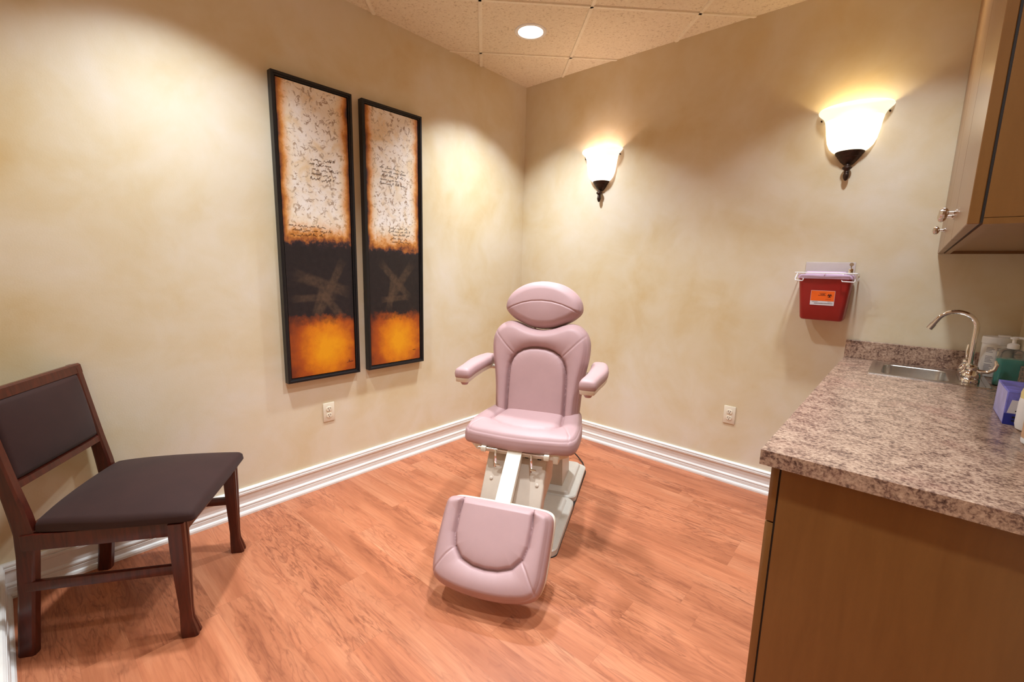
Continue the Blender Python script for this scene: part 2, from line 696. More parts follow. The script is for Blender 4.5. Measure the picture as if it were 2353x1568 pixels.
CAB = mat_cabinet()
DARKGAP = plain('dark_reveal', S(40, 26, 14), .7)
IVORY = plain('ivory_plastic', S(232, 220, 196), .35, var=.015)
SLOT = plain('slot_dark', S(50, 36, 28), .6)
BRONZE = plain('oil_rubbed_bronze', S(58, 40, 30), .42, .6, var=.25, scale=90)
RED = plain('red_bin_plastic', S(150, 26, 22), .35, var=.03)
WHITEP = plain('white_plastic', S(240, 236, 232), .35, var=.01)
WIRE = plain('white_coated_wire', S(238, 234, 236), .35, var=.01)
LIDC = plain('lilac_translucent_lid', S(226, 192, 220), .3, var=.02, Alpha=.82)
PLATE = plain('clear_back_plate', S(232, 220, 216), .2, var=.02, Alpha=.55)
ORANGE = plain('orange_label', S(244, 104, 22), .5, var=.02)
PAPER = plain('white_label', S(226, 222, 226), .55, var=.01)
INK = plain('black_ink', S(24, 18, 18), .6)
GREYINK = plain('grey_ink', S(150, 140, 150), .6)
GEL = plain('teal_gel', S(0, 168, 154), .15, var=.05)
CLEAR = mat_glass('clear_plastic', (.94, .97, .97), .05, .92, 1.3)
BLUE = plain('blue_carton', S(112, 112, 200), .45, var=.35, scale=26)
NAVY = plain('deep_blue_carton', S(40, 52, 160), .45, var=.2, scale=20)
LAVEN = plain('lavender_carton', S(176, 172, 220), .45, var=.12, scale=18)
TAN = plain('tan_plastic', S(206, 164, 126), .4)
YELLOW = plain('pale_yellow_plastic', S(226, 206, 140), .4)
LENS = mat_emit('downlight_lens', (1.0, .95, .9), 3.0)
SHADE_A = (mat_emit('alabaster_glass_pink', (1.0, .82, .70), 1.5), mat_emit('alabaster_rim_pink', (1.0, .88, .80), .72))
SHADE_B = (mat_emit('alabaster_glass_yellow', (1.0, .87, .62), 1.4), mat_emit('alabaster_rim_yellow', (1.0, .92, .72), .66))

# ------------------------------------------------------------------ room shell
struct(MB().box((-.12, RY - 1.7, -.1), (RX + .12, .12, 0)).build('floor', FLOOR, smooth=False))
struct(MB().box((-.12, RY - 1.7, 0), (0, .12, H + .1)).build('wall_left', WALL, smooth=False))
struct(MB().box((0, 0, 0), (RX, .12, H + .1)).build('wall_back', WALL, smooth=False))
struct(MB().box((RX, RY - 1.7, 0), (RX + .12, .12, H + .1)).build('wall_right', WALL, smooth=False))
mb = MB()                                   # wall behind the camera with the doorway the picture is taken in
mb.box((0, RY - .12, 0), (1.85, RY, H)).box((1.85, RY - .12, 2.1), (RX, RY, H))
struct(mb.build('wall_front', WALL, smooth=False))
struct(MB().box((0, RY - 1.7, 0), (RX, RY - 1.6, H)).build('wall_hallway', WALL, smooth=False))

# ceiling with the holes of four downlights; the grid runs at 45 degrees to the walls
CANS = [(.578, -.657), (2.30, -.657), (.578, -2.38), (2.30, -2.38), (1.44, -1.519)]
CAN_LEVEL = [.84, .42, .66, .5, .74]
CR = .081
b = bmesh.new()
loops = [[(-.12, RY - 1.7), (RX + .12, RY - 1.7), (RX + .12, .12), (-.12, .12)]]
for cx, cy in CANS:
    loops.append([(cx + CR * math.cos(2 * PI * k / 40), cy + CR * math.sin(2 * PI * k / 40)) for k in range(40)])
edges = []
for lp in loops:
    vv = [b.verts.new((x, y, H)) for x, y in lp]
    edges += [b.edges.new((vv[i], vv[(i + 1) % len(vv)])) for i in range(len(vv))]
bmesh.ops.triangle_fill(b, edges=edges, use_beauty=True)
for f in b.faces:
    if f.normal.z > 0:
        f.normal_flip()
me = bpy.data.meshes.new('ceiling')
b.to_mesh(me)
b.free()
struct(link('ceiling', me, CEIL, smooth=False))
mb = MB()
A0 = Vector((.578, -.657, 0))
g1, g2 = Vector((.7071, .7071, 0)), Vector((.7071, -.7071, 0))
pitch = .6096


def clip_line(p, d):
    t0, t1 = -9, 9
    for k, lo, hi in ((0, 0, RX), (1, RY, 0)):
        a, c = (lo - p[k]) / d[k], (hi - p[k]) / d[k]
        t0, t1 = max(t0, min(a, c)), min(t1, max(a, c))
    return t0, t1


for dv_, nv in ((g1, g2), (g2, g1)):
    for k in range(-7, 8):
        p = A0 + nv * (pitch * (k + .5))
        t0, t1 = clip_line(p, dv_)
        if t1 - t0 < .05:
            continue
        ang = math.atan2(dv_.y, dv_.x)
        mid = p + dv_ * (t0 + t1) / 2
        mat = Matrix.Translation((mid.x, mid.y, 0)) @ Matrix.Rotation(ang, 4, 'Z')
        h = (t1 - t0) / 2
        mb.box((-h, -.0085, H - .007), (h, .0085, H + .001), mat=mat)
        mb.box((-h, -.012, H - .002), (h, .012, H + .001), mat=mat)
struct(mb.build('trim_1', GRID, smooth=False))

# baseboards, mitred at the corners
BB = [(0, 0), (.028, 0), (.028, .010), (.024, .018), (.017, .022), (.017, .040), (.0135, .043), (.0175, .047), (.0175, .053), (.014, .058),
      (.011, .062), (.011, .108), (.014, .112), (.019, .114), (.019, .124), (.013, .127), (.017, .130), (.017, .136), (.011, .1425), (0, .1425)]
struct(MB().rings([[(d, RY + d, z) for d, z in BB], [(d, -d, z) for d, z in BB]]).build('baseboard_left', TRIM, sharp=25))
struct(MB().rings([[(d, -d, z) for d, z in BB], [(2.302, -d, z) for d, z in BB]]).build('baseboard_back', TRIM, sharp=25))
struct(MB().rings([[(d, RY + d, z) for d, z in BB], [(1.76, RY + d, z) for d, z in BB]]).build('baseboard_front', TRIM, sharp=25))
mb = MB()                                   # casing of the doorway behind the camera
mb.box((1.76, RY, 0), (1.85, RY + .02, 2.19)).box((1.76, RY, 2.1), (RX, RY + .02, 2.19))
struct(mb.build('trim_2', TRIM, smooth=False))
lamp('added_fill_light', 'AREA', (2.2, RY - .9, H - .03), FILL_POWER, (1, .88, .74), shape='RECTANGLE', size=.6, size_y=1.0)  # added unseen lamp: soft frontal fill through the doorway

# ------------------------------------------------------------------ downlights
can_labels = ['round white recessed downlight glowing in the ceiling tile between the two walls', 'recessed ceiling downlight above the sink and counter',
              'recessed ceiling downlight above the wooden visitor chair', 'recessed ceiling downlight above the near end of the counter', 'recessed ceiling downlight in the middle of the room']
for i, (cx, cy) in enumerate(CANS):
    t = thing('recessed_downlight', can_labels[i], 'ceiling light', (cx, cy, H), group='downlights in the ceiling tiles')
    prof = [(CR - .004, -.001), (CR - .004, -.005), (CR + .004, -.007), (CR + .014, -.004), (CR + .016, .0), (CR - .004, .0)]
    MB().lathe(prof, 48, caps=False).build('trim_ring', TRIM, t)
    MB().lathe([(CR - .001, 0), (CR - .006, .03), (CR - .014, .06)], 40, caps=False).build('reflector', WHITEP, t)
    MB().lathe([(CR - .004, .014), (CR * .6, .009), (.001, .006)], 40, caps=False).build('lens', LENS, t)
    lamp('downlight_lamp', 'AREA', (0, 0, -.009), CAN_POWER * CAN_LEVEL[i], CAN_COLOR, shape='DISK', size=.12, spread=math.radians(CAN_SPREAD)).parent = t


# ------------------------------------------------------------------ wall sconces
def sconce(x, label, glass, color, power):
    t = thing('wall_sconce', label, 'wall lamp', (x, 0, 0), group='sconces on the back wall')
    rimp = [(.1215, 2.1035), (.131, 2.124), (.146, 2.138), (.154, 2.146), (.156, 2.154), (.153, 2.160), (.147, 2.157), (.138, 2.146), (.1235, 2.130), (.1135, 2.1035)]
    outer = [(.052, 1.940), (.074, 1.952), (.092, 1.972), (.104, 2.000), (.112, 2.040), (.117, 2.080), (.1215, 2.103)]
    inner = [(.1135, 2.103), (.109, 2.08), (.104, 2.04), (.096, 2.0), (.084, 1.975), (.066, 1.957), (.045, 1.948)]
    MB().lathe(outer + inner, 48, PI, 2 * PI, sy=.82).build('glass_shade', glass[0], t)
    MB().lathe(rimp, 48, PI, 2 * PI, sy=.82).build('shade_rim', glass[1], t)
    cup = [(.001, 1.880), (.018, 1.884), (.024, 1.890), (.036, 1.902), (.044, 1.914), (.047, 1.920), (.050, 1.921), (.052, 1.928), (.058, 1.934), (.062, 1.941),
           (.064, 1.948), (.060, 1.950)]
    MB().lathe(cup, 36, PI, 2 * PI, sy=.9).build('bronze_cup', BRONZE, t)
    fin = [(.001, 1.803), (.007, 1.807), (.012, 1.818), (.014, 1.830), (.012, 1.838), (.0105, 1.842), (.013, 1.844), (.0105, 1.847), (.010, 1.852), (.017, 1.860),
           (.022, 1.866), (.020, 1.870), (.012, 1.876), (.010, 1.884)]
    MB().lathe(fin, 24, c=(0, -.024, 0)).build('finial', BRONZE, t)
    for s in (-1, 1):
        MB().tube([(s * .139, -.0, 2.118), (s * .139, -.012, 2.118)], .004, 10).build('screw', BRONZE, t)
    lamp('bulb', 'POINT', (0, -.052, 2.065), power, color, shadow_soft_size=.022).parent = t
    return t


sconce(.733, 'glowing pinkish-white bell sconce with bronze finial, beside the room corner', SHADE_A, (1, .78, .68), SCONCE_POWER)
sconce(2.182, 'glowing yellowish bell sconce with bronze finial, above the red sharps bin', SHADE_B, (1, .82, .46), SCONCE_POWER)


# ------------------------------------------------------------------ outlets
def outlet(loc, rz, label):
    t = thing('wall_outlet', label, 'electrical outlet', loc, rz, group='duplex outlets above the baseboards')
    MB().box((-.035, -.006, -.057), (.035, 0, .057), .0035, 2).build('cover_plate', IVORY, t)
    for s in (-1, 1):
        c = s * .0195
        ring = lambda yy, k: [(max(-.0165, min(.0165, .0185 * k * math.cos(a))), yy, c + .0145 * k * math.sin(a)) for a in [2 * PI * j / 32 for j in range(32)]]
        r = MB().rings([ring(-.0055, 1), ring(-.0085, 1), ring(-.0095, .93)]).build('receptacle', IVORY, t)
        m = MB().box((-.0075, -.0100, c + .000), (-.0050, -.009, c + .009)).box((.0050, -.0100, c + .001), (.0075, -.009, c + .008))
        m.lathe([(.001, 0), (.0028, 0), (.0028, .0006), (.001, .0006)], 14, mat=Matrix.Translation((0, -.0094, c - .0068)) @ Matrix.Rotation(PI / 2, 4, 'X'))
        m.build('slots', SLOT, r)
    MB().sphere((0, -.006, 0), .0028, sy=.6, seg=12).build('screw', NICKEL, t)
    return t


outlet((0, -1.741, .450), PI / 2, 'ivory duplex wall outlet below the framed panels')
outlet((1.746, 0, .440), 0, 'ivory duplex wall outlet between the exam chair and the counter')


# ------------------------------------------------------------------ paintings
def art(loc, W_, Hh, label, mat, script_blocks, sign):
    D, F_ = .042, .021
    t = thing('framed_painting', label, 'painting', loc, PI / 2, group='tall framed abstract panels')
    # local: x along the wall, -y out of the wall, z up
    m = MB()
    def bar(q):
        prof = [(0, -.004), (0, -D), (F_ * .55, -D), (F_ * .62, -D + .006), (F_, -D + .008), (F_, -.004)]
        return prof
    P = bar(0)
    rings = []
    for (sx, sz, ox, oz) in ((0, 0, 1, 1), (W_, 0, -1, 1), (W_, Hh, -1, -1), (0, Hh, 1, -1), (0, 0, 1, 1)):
        rings.append([(sx + ox * u, y, sz + oz * u) for u, y in P])
    m.rings(rings, False, False)
    m.build('frame', FRAME, t, sharp=30)
    g = F_ + .004
    me = bpy.data.meshes.new('canvas')
    yf, yb = -D + .012, -.004
    vs_ = [(g, yf, g), (W_ - g, yf, g), (W_ - g, yf, Hh - g), (g, yf, Hh - g), (g, yb, g), (W_ - g, yb, g), (W_ - g, yb, Hh - g), (g, yb, Hh - g)]
    me.from_pydata(vs_, [], [(0, 1, 2, 3), (5, 4, 7, 6), (4, 0, 3, 7), (1, 5, 6, 2), (4, 5, 1, 0), (3, 2, 6, 7)])
    uv = me.uv_layers.new(name='UVMap')
    tab = {0: (0, 0), 1: (1, 0), 2: (1, 1), 3: (0, 1), 4: (0, 0), 5: (1, 0), 6: (1, 1), 7: (0, 1)}
    for lp in me.loops:
        uv.data[lp.index].uv = tab[lp.vertex_index]
    c = link('canvas', me, mat, t, smooth=False)
    MB().box((F_ - .002, -.016, F_ - .002), (W_ - F_ + .002, -.006, Hh - F_ + .002)).build('backing', FRAME, t, smooth=False)
    # penned lines: looping illegible strokes lying on the canvas
    rnd = random.Random(sign)
    for (u0, u1, v0, v1, n, sz) in script_blocks:
        k = MB()
        for i in range(n):
            z = g + (v1 + (v0 - v1) * i / max(n - 1, 1)) * (Hh - 2 * g)
            x = g + (u0 + rnd.uniform(-.03, .08)) * (W_ - 2 * g)
            xe = g + (u1 - rnd.uniform(0, .14)) * (W_ - 2 * g)
            while x < xe:
                L = rnd.uniform(.02, .05)
                pts = []
                q = 0.0
                while q < L and x + q < xe:
                    hgt = sz * rnd.choice((.5, .6, .7, 1.5)) * rnd.choice((1, 1, 1, -.6))
                    for s_, hh in ((0, 0), (.3, .7), (.6, 1), (.7, .6), (.85, 0)):
                        pts.append((x + q + s_ * sz * .9 + hh * hgt * .25, yf - .0008, z + hh * hgt))
                    q += sz * .9
                if len(pts) > 1:
                    k.tube(pts, sz * .085, 4)
                x += L + sz * 1.4
        k.build('penned_script', BRONZE, c, sharp=180)
    return t


ART1 = mat_art('abstract_panel_wide', 1.3, [(.52, .335, -.28, .46, .085), (.62, .31, 1.05, .50, .07), (.40, .285, .02, .36, .055), (.64, .26, -.85, .30, .07), (.45, .27, 1.2, .2, .06)], .205, .475)
ART2 = mat_art('abstract_panel_slim', 4.1, [(.50, .345, -.75, .42, .07), (.60, .335, .85, .40, .08), (.42, .30, 1.35, .3, .07), (.5, .27, .05, .3, .05)], .20, .46)
art((0, -1.978, .670), .427, 1.582, 'tall black-framed abstract panel nearer the visitor chair, cream over black over orange', ART1,
    [(.42, .86, .70, .765, 5, .010), (.08, .70, .505, .535, 3, .009), (.86, .97, .030, .030, 1, .009)], 5)
art((0, -1.490, .670), .420, 1.582, 'tall black-framed abstract panel nearer the room corner, cream over black over orange', ART2,
    [(.22, .76, .725, .785, 5, .010), (.40, .86, .500, .555, 5, .009), (.84, .96, .040, .040, 1, .009)], 9)

# ------------------------------------------------------------------ exam chair
TH, OFF, U0 = math.radians(24), .5387, 1.35
Fv = Vector((math.sin(TH), -math.cos(TH), 0))
Wv = Vector((math.cos(TH), math.sin(TH), 0))
org = Wv * OFF + Fv * U0
ex = thing('exam_chair', 'dusty pink padded exam chair with armrests and footrest on a beige power base', 'exam chair', org, TH)


def L(wd, u, z):
    return (wd, U0 - u, z)


def frame_at(u, z, e2u, e2z):
    """local frame at w=0: e1 = w, e2 = (u,z) direction, normal = e1 x e2"""
    P0 = np.array(L(0, u, z))
    e1 = np.array((1., 0, 0))
    e2 = np.array((0., -e2u, e2z))
    e2 /= np.linalg.norm(e2)
    return P0, e1, e2, np.cross(e1, e2)


# base
base_out = []
m = MB()
def plate(u0, u1, hw0, hw1, r, z, n=8):
    # rounded outline in (w,u)
    pts = []
    for k, (sx, uu, hw) in enumerate(((1, u0, hw0), (-1, u0, hw0), (-1, u1, hw1), (1, u1, hw1))):
        pass
    cor = [((hw0 - r), u0 + r, 0), (-(hw0 - r), u0 + r, 1), (-(hw1 - r), u1 - r, 2), ((hw1 - r), u1 - r, 3)]
    for cx, cu, k in cor:
        for i in range(n + 1):
            a = k * PI / 2 + PI / 2 * i / n
            pts.append(L(cx + r * math.cos(a), cu - r * math.sin(a), z))
    return pts
m.rings([plate(.86, 1.865, .205, .205, .05, .0), plate(.86, 1.865, .205, .205, .05, .004)])
m.build('base_seal', BLACKP, ex)
m = MB()
m.rings([plate(.865, 1.335, .198, .203, .045, .004), plate(.865, 1.335, .2, .203, .045, .030), plate(.872, 1.330, .192, .197, .04, .036), plate(.88, 1.325, .165, .165, .03, .038),
         plate(.885, 1.32, .158, .158, .03, .052), plate(.893, 1.312, .15, .15, .025, .056)])
m.build('base_cover', GREYP, ex)
m = MB()
m.rings([plate(1.339, 1.862, .203, .203, .05, .004), plate(1.339, 1.862, .203, .203, .05, .030), plate(1.344, 1.856, .197, .197, .046, .036), plate(1.36, 1.83, .165, .165, .03, .038),
         plate(1.365, 1.822, .158, .158, .03, .048), plate(1.372, 1.815, .15, .15, .025, .052)])
m.build('foot_plate', GREYP, ex)
# column and lift arm
m = MB()
m.rings([[L(sx * .112, uu, .055) for sx, uu in ((1, 1.03), (-1, 1.03), (-1, 1.255), (1, 1.255))],
         [L(sx * .100, uu, .42) for sx, uu in ((1, 1.06), (-1, 1.06), (-1, 1.245), (1, 1.245))]])
m.build('column', SHROUD, ex, smooth=False)
m = MB().prism([(1.12, .40), (1.26, .30), (1.66, .36), (1.70, .46), (1.60, .49), (1.10, .49)], -.075, .075, 'x', .008)
for v in m.bm.verts:
    v.co.y = U0 - v.co.y
bmesh.ops.reverse_faces(m.bm, faces=m.bm.faces)
m.build('lift_arm', BLACKP, ex)
# shroud hanging under the seat front, running forward and down behind the footrest
m = MB().prism([(1.55, .492), (1.80, .492), (1.835, .455), (2.02, .155), (1.955, .125), (1.86, .280), (1.71, .325), (1.695, .405)], -.143, .143, 'x', .008, 3)
for v in m.bm.verts:
    v.co.y = U0 - v.co.y
bmesh.ops.reverse_faces(m.bm, faces=m.bm.faces)
sh = m.build('lift_shroud', SHROUD, ex)
for ww in (-.105, .112):
    MB().lathe([(.0005, .003), (.004, .003), (.0075, .0015), (.0075, 0)], 20, mat=Matrix.Translation(L(ww, 1.893, .367)) @ Matrix.Rotation(-math.radians(58), 4, 'X').inverted()).build('screw', SHROUD, sh)
for ww in (-.075, .012, .05):
    pass
# footrest arm: flat bar from under the seat to the footrest
m = MB()
d = Vector((0, -(2.155 - 1.86), .335 - .500)).normalized()
a, c = Vector(L(0, 1.85, .500)), Vector(L(0, 2.035, .315))
up = Vector((1, 0, 0)).cross((c - a).normalized())
m.rings([[tuple(p + Vector((sx * .034, 0, 0)) + up * sz) for sx, sz in ((1, .006), (-1, .006), (-1, -.022), (1, -.022))] for p in (a, c)])
m.build('footrest_arm', CREAM, ex, smooth=False)
# seat frame, rail, clamps, brackets
m = MB()
def seat_ring(sc_, z, back=1.46, front=1.865):
    return [(x, y, z) for x, y, _ in [L(p[0] * sc_, p[1], 0) for p in [(.18, back), (.235, back + .04), (.245, 1.6), (.245, 1.75), (.235, 1.815), (.20, front - .01), (.1, front), (-.1, front), (-.20, front - .01), (-.235, 1.815), (-.245, 1.75), (-.245, 1.6), (-.235, back + .04), (-.18, back)]]]
m.rings([seat_ring(.93, .478), seat_ring(.98, .482), seat_ring(1, .492), seat_ring(1, .508)])
m.build('seat_frame', CREAM, ex)
m = MB().tube([L(-.178, 1.875, .498), L(.158, 1.875, .498)], .0055, 12)
m.build('seat_rail', NICKEL, ex)
for ww in (-.150, .148):
    MB().box(L(ww - .012, 1.888, .484), L(ww + .012, 1.845, .508), .003).build('rail_clamp', CREAM, ex)
for ww in (-.090, .080):
    m = MB().box((ww - .005, U0 - 1.884, .418), (ww + .005, U0 - 1.880, .498), .001)
    m.prism([(0, 0), (.006, .004), (-.035, .07), (-.041, .066)], ww - .004, ww + .004, 'x', mat=Matrix.Translation((0, U0 - 1.846, .420)) @ Matrix.Scale(-1, 4, (0, 1, 0)))
    m.tube([(ww - .002, U0 - 1.882, .428), (ww + .022, U0 - 1.882, .428)], .0045, 10)
    m.build('hanging_bracket', CHROME, ex)
MB().box(L(.172, 1.86, .462), L(.197, 1.825, .50), .004).build('hinge_block', CREAM, ex)
for ww in (.045, .105):
    MB().box(L(ww - .010, 1.835, .458), L(ww + .010, 1.80, .496), .004).build('bumper', BLACKP, ex)

# seat cushion (local y = back)
SX = [(.228, .03), (.246, .12), (.258, .19), (.267, .27), (.270, .35), (.267, .41), (.252, .447), (.215, .463), (.13, .476), (.06, .485), (0, .487)]
half = [(0, -.487)] + [(x, -u) for x, u in reversed(SX[:-1])] + [(.19, -.005), (0, 0)]
out = mirror_half(half)
pan = [(.160, .05), (.150, -.10), (.157, -.17), (.170, -.27), (.172, -.305), (.158, -.330), (.11, -.360), (.05, -.378), (0, -.382)]
pan = pan + [(-x, y) for x, y in reversed(pan[:-1])]
seams = [([(.172, -.305), (.205, -.352), (.232, -.415), (.240, -.47)], .0025, .0035), ([(-.172, -.305), (-.205, -.352), (-.232, -.415), (-.240, -.47)], .0025, .0035)]
seat_pan = pan
def soft(P, d):
    dp = dist_poly(P, np.array(seat_pan))
    fr = np.clip((-P[:, 1] - .265) / .05, 0, 1)
    return -.010 * np.clip((-P[:, 1] - .28) / .18, 0, 1) ** 2 + fr * .0065 * np.exp(-(dp / .0065) ** 2)
sp_ = [tuple(q) for q in smooth_closed(out, 90) * np.array([.975, .975]) + np.array([0, -.004])]
seams.append((sp_ + sp_[:1], .0018, .0030))
VF = cushion(out, .078, .026, (0, -.25), pan, .015, .014, .009, .0065, seams, extra=soft)
P0, e1, e2, n = frame_at(1.40, .505, -1, 0)
cushion_obj('seat_cushion', PINK, ex, VF, (P0, e1, e2, n))

# back cushion
BH = [(.20, -.085), (.220, -.06), (.2215, 0), (.2245, .05), (.227, .10), (.231, .15), (.237, .2), (.245, .25), (.254, .30), (.259, .35), (.256, .40), (.241, .44), (.216, .468), (.185, .485),
      (.150, .488), (.114, .478), (.075, .463), (.035, .453), (0, .450)]
out = mirror_half([(0, -.09)] + BH)
pan = [(.153, -.12), (.153, .0), (.154, .10), (.1535, .18), (.151, .235), (.146, .265), (.135, .294), (.113, .322), (.082, .342), (.042, .354), (0, .357)]
pan = pan + [(-x, y) for x, y in reversed(pan[:-1])]
seams = [([(s * .128, .318), (s * .170, .360), (s * .205, .397), (s * .240, .432)], .0030, .0035) for s in (-1, 1)]
sp_ = [tuple(q) for q in smooth_closed(out, 110) * np.array([.955, .965]) + np.array([0, .008])]
seams.append((sp_ + sp_[:1], .0018, .0030))
VF = cushion(out, .085, .040, (0, .16), pan, .022, .018, .018, .0075, seams)
du, dz = -.144, .990
Pb = frame_at(1.546, .565, du, dz)
nb = Pb[3]
cushion_obj('back_cushion', PINK, ex, VF, (Pb[0] - nb * .085, Pb[1], Pb[2], nb))
out2 = [(x * .93, y * .95 + .01) for x, y in out]
VF = cushion(out2, .03, .012, (0, .16), None, N=160, T=24)
cushion_obj('back_shell', CREAM, ex, VF, (Pb[0] - nb * .086, Pb[1], Pb[2], -nb))

# headrest
HH = [(0, -.089), (.022, -.0885), (.064, -.082), (.10, -.069), (.147, -.047), (.182, -.021), (.2015, .004), (.204, .028), (.196, .060), (.177, .090), (.147, .117), (.11, .138), (.068, .152), (.022, .159), (0, .1595)]
out = mirror_half(HH)
arc = [(-.20, -.004), (-.151, .020), (-.105, .037), (-.053, .049), (0, .0525), (.053, .049), (.105, .037), (.151, .020), (.20, -.004)]
rim = [tuple(q) for q in smooth_closed([(x * .955, y * .93 + .003) for x, y in out], 120)]
VF = cushion(out, .088, .045, (0, .03), None, seams=[(arc, .0040, .0035), (rim + rim[:1], .0018, .003)], dome=.022)
Ph = frame_at(1.453, 1.104, -.16, .987)
nh = Ph[3]
cushion_obj('headrest', PINK, ex, VF, (Ph[0] - nh * .085, Ph[1], Ph[2], nh))
m = MB()
for ww in (-.05, .05):
    m.tube([tuple(Vector(L(ww, 1.395, .93))), tuple(Vector(L(ww, 1.372, 1.08)))], .007, 10)
m.box(L(-.08, 1.385, 1.03), L(.08, 1.345, 1.12), .004)
m.build('headrest_mount', CHROME, ex)

# footrest
FH = [(0, -.351), (.08, -.3475), (.15, -.336), (.19, -.322), (.214, -.300), (.227, -.255), (.230, -.20), (.2315, -.13), (.231, -.05), (.224, -.014), (.20, .001), (.15, .005), (.07, .006), (0, .006)]
out = mirror_half(FH)
pan = [(.151, .05), (.152, .01), (.1565, -.07), (.154, -.14), (.141, -.187), (.105, -.227), (.052, -.245), (0, -.2495)]
pan = pan + [(-x, y) for x, y in reversed(pan[:-1])]
seams = [([(s * .138, -.190), (s * .165, -.225), (s * .205, -.29), (s * .222, -.318)], .0035, .0035) for s in (-1, 1)]
sp_ = [tuple(q) for q in smooth_closed([(x * .955, -.17 + (y + .17) * .955) for x, y in out], 110)]
seams.append((sp_ + sp_[:1], .0018, .0030))
VF = cushion(out, .075, .032, (0, -.17), pan, .018, .014, .014, .0065, seams)
Pf = frame_at(2.103, .371, -.595, .803)
nf = Pf[3]
cushion_obj('footrest_cushion', PINK, ex, VF, (Pf[0] - nf * .078, Pf[1], Pf[2], nf))
out2 = [(x * 1.006, -.17 + (y + .17) * 1.012 + .004) for x, y in out]
VF = cushion(out2, .022, .005, (0, -.17), None, N=160, T=24)
cushion_obj('footrest_shell', CREAM, ex, VF, (Pf[0] - nf * .094 + Pf[2] * .004, Pf[1], Pf[2], nf))

# armrests
for s in (-1, 1):
    path = [(.306, 1.372, .026), (.307, 1.388, .037), (.310, 1.42, .043), (.315, 1.47, .045), (.318, 1.53, .045), (.316, 1.60, .042), (.309, 1.68, .038), (.303, 1.74, .038), (.300, 1.775, .037), (.299, 1.797, .030)]
    def pad_ring(z, k, dz_=0.0):
        lft = [(c - hw * k, u) for c, u, hw in path]
        rgt = [(c + hw * k, u) for c, u, hw in path]
        cy = 1.585
        q = rgt + list(reversed(lft))
        q = smooth_closed([(x, cy + (u - cy) * (1 - (1 - k) * .16)) for x, u in q], 72)
        return [L(s * x, u, z + .004 * max(0, (1.62 - u) / .3)) for x, u in q]
    ar = MB().rings([pad_ring(.797, .94), pad_ring(.800, 1.0), pad_ring(.815, 1.03), pad_ring(.830, .98), pad_ring(.839, .84), pad_ring(.843, .6), pad_ring(.845, .3)]).build('armrest', PINK, ex, sharp=60)
    MB().rings([pad_ring(.776, .86), pad_ring(.778, .90), pad_ring(.797, .96)]).build('armrest_support', CREAM, ar, sharp=50)
    MB().lathe([(.001, -.022), (.014, -.020), (.019, -.012), (.021, 0), (.001, 0)], 24, c=L(s * .300, 1.755, .777)).build('armrest_knob', PINK, ar)
    m = MB().tube([L(s * .215, 1.44, .785), L(s * .30, 1.44, .785)], .012, 12)
    m.build('armrest_pivot', CREAM, ar)
# cord
m = MB().tube([(Matrix.Rotation(-TH, 4, 'Z') @ (Vector(p) - org))[:] for p in
               [(.86, -.52, .30), (.83, -.45, .18), (.845, -.40, .06), (.90, -.39, .016), (.96, -.43, .009), (1.02, -.50, .009), (1.055, -.57, .009), (1.045, -.64, .012), (1.02, -.70, .02)]], .0045, 8)
m.build('power_cord', BLACKP, ex)
m = MB().tube([L(.215 + .018 * math.cos(a), 1.60, .50 + .018 * math.sin(a)) for a in [2 * PI * k / 20 for k in range(20)]], .0035, 8, closed=True)
m.build('release_ring', CREAM, ex)

# ------------------------------------------------------------------ visitor chair
VA = math.atan2(-.57, .822)
vc = thing('visitor_chair', 'dark mahogany side chair with taupe padded seat and back', 'chair', (.521, -2.500, 0), VA)
for s in (-1, 1):
    m = MB()
    prof = [(0, .021, .0235), (.006, .0225, .025), (.03, .020, .023), (.065, .0155, .0185), (.10, .0145, .0175), (.16, .0175, .019), (.24, .0210, .0215), (.34, .0235, .0235), (.4385, .0240, .0240)]
    rings = []
    for z, a, b_ in prof:
        dyo = .010 * max(0, (.06 - z) / .06) - .002
        rings.append([(s * .245 + x_ * a, dyo + y_ * b_, z) for x_, y_ in ((1, .72), (.72, 1), (.3, 1), (.22, .90), (-.22, .90), (-.3, 1), (-.72, 1), (-1, .72), (-1, -1), (1, -1))])
    m.rings(rings)
    m.build('front_leg', MAHOG, vc, sharp=30)
    m = MB()
    path = [(-.505, 0, .024), (-.492, .10, .024), (-.475, .22, .024), (-.458, .36, .026), (-.453, .44, .027), (-.460, .50, .026), (-.476, .60, .022), (-.499, .74, .020), (-.522, .885, .018), (-.525, .900, .016)]
    m.rings([[(s * .227 + x_ * .0165, y + (.022 if s > 0 else 0) * max(0, 1 - z / 1.2) + y_ * hy, z) for x_, y_ in ((1, .7), (.7, 1), (-.7, 1), (-1, .7), (-1, -.7), (-.7, -1), (.7, -1), (1, -.7))] for y, z, hy in path])
    m.build('rear_leg', MAHOG, vc, sharp=32)
    m = MB().box((s * .236 - .009, -.455, .238), (s * .236 + .009, -.018, .272), .003)
    m.build('side_stretcher', MAHOG, vc)
    MB().box((s * .238 - .012, -.445, .385), (s * .238 + .012, -.02, .440), .003).build('side_rail', MAHOG, vc)
MB().box((-.235, -.018, .385), (.235, .012, .440), .003).build('front_rail', MAHOG, vc)
MB().box((-.225, -.462, .385), (.225, -.440, .440), .003).build('back_apron', MAHOG, vc)
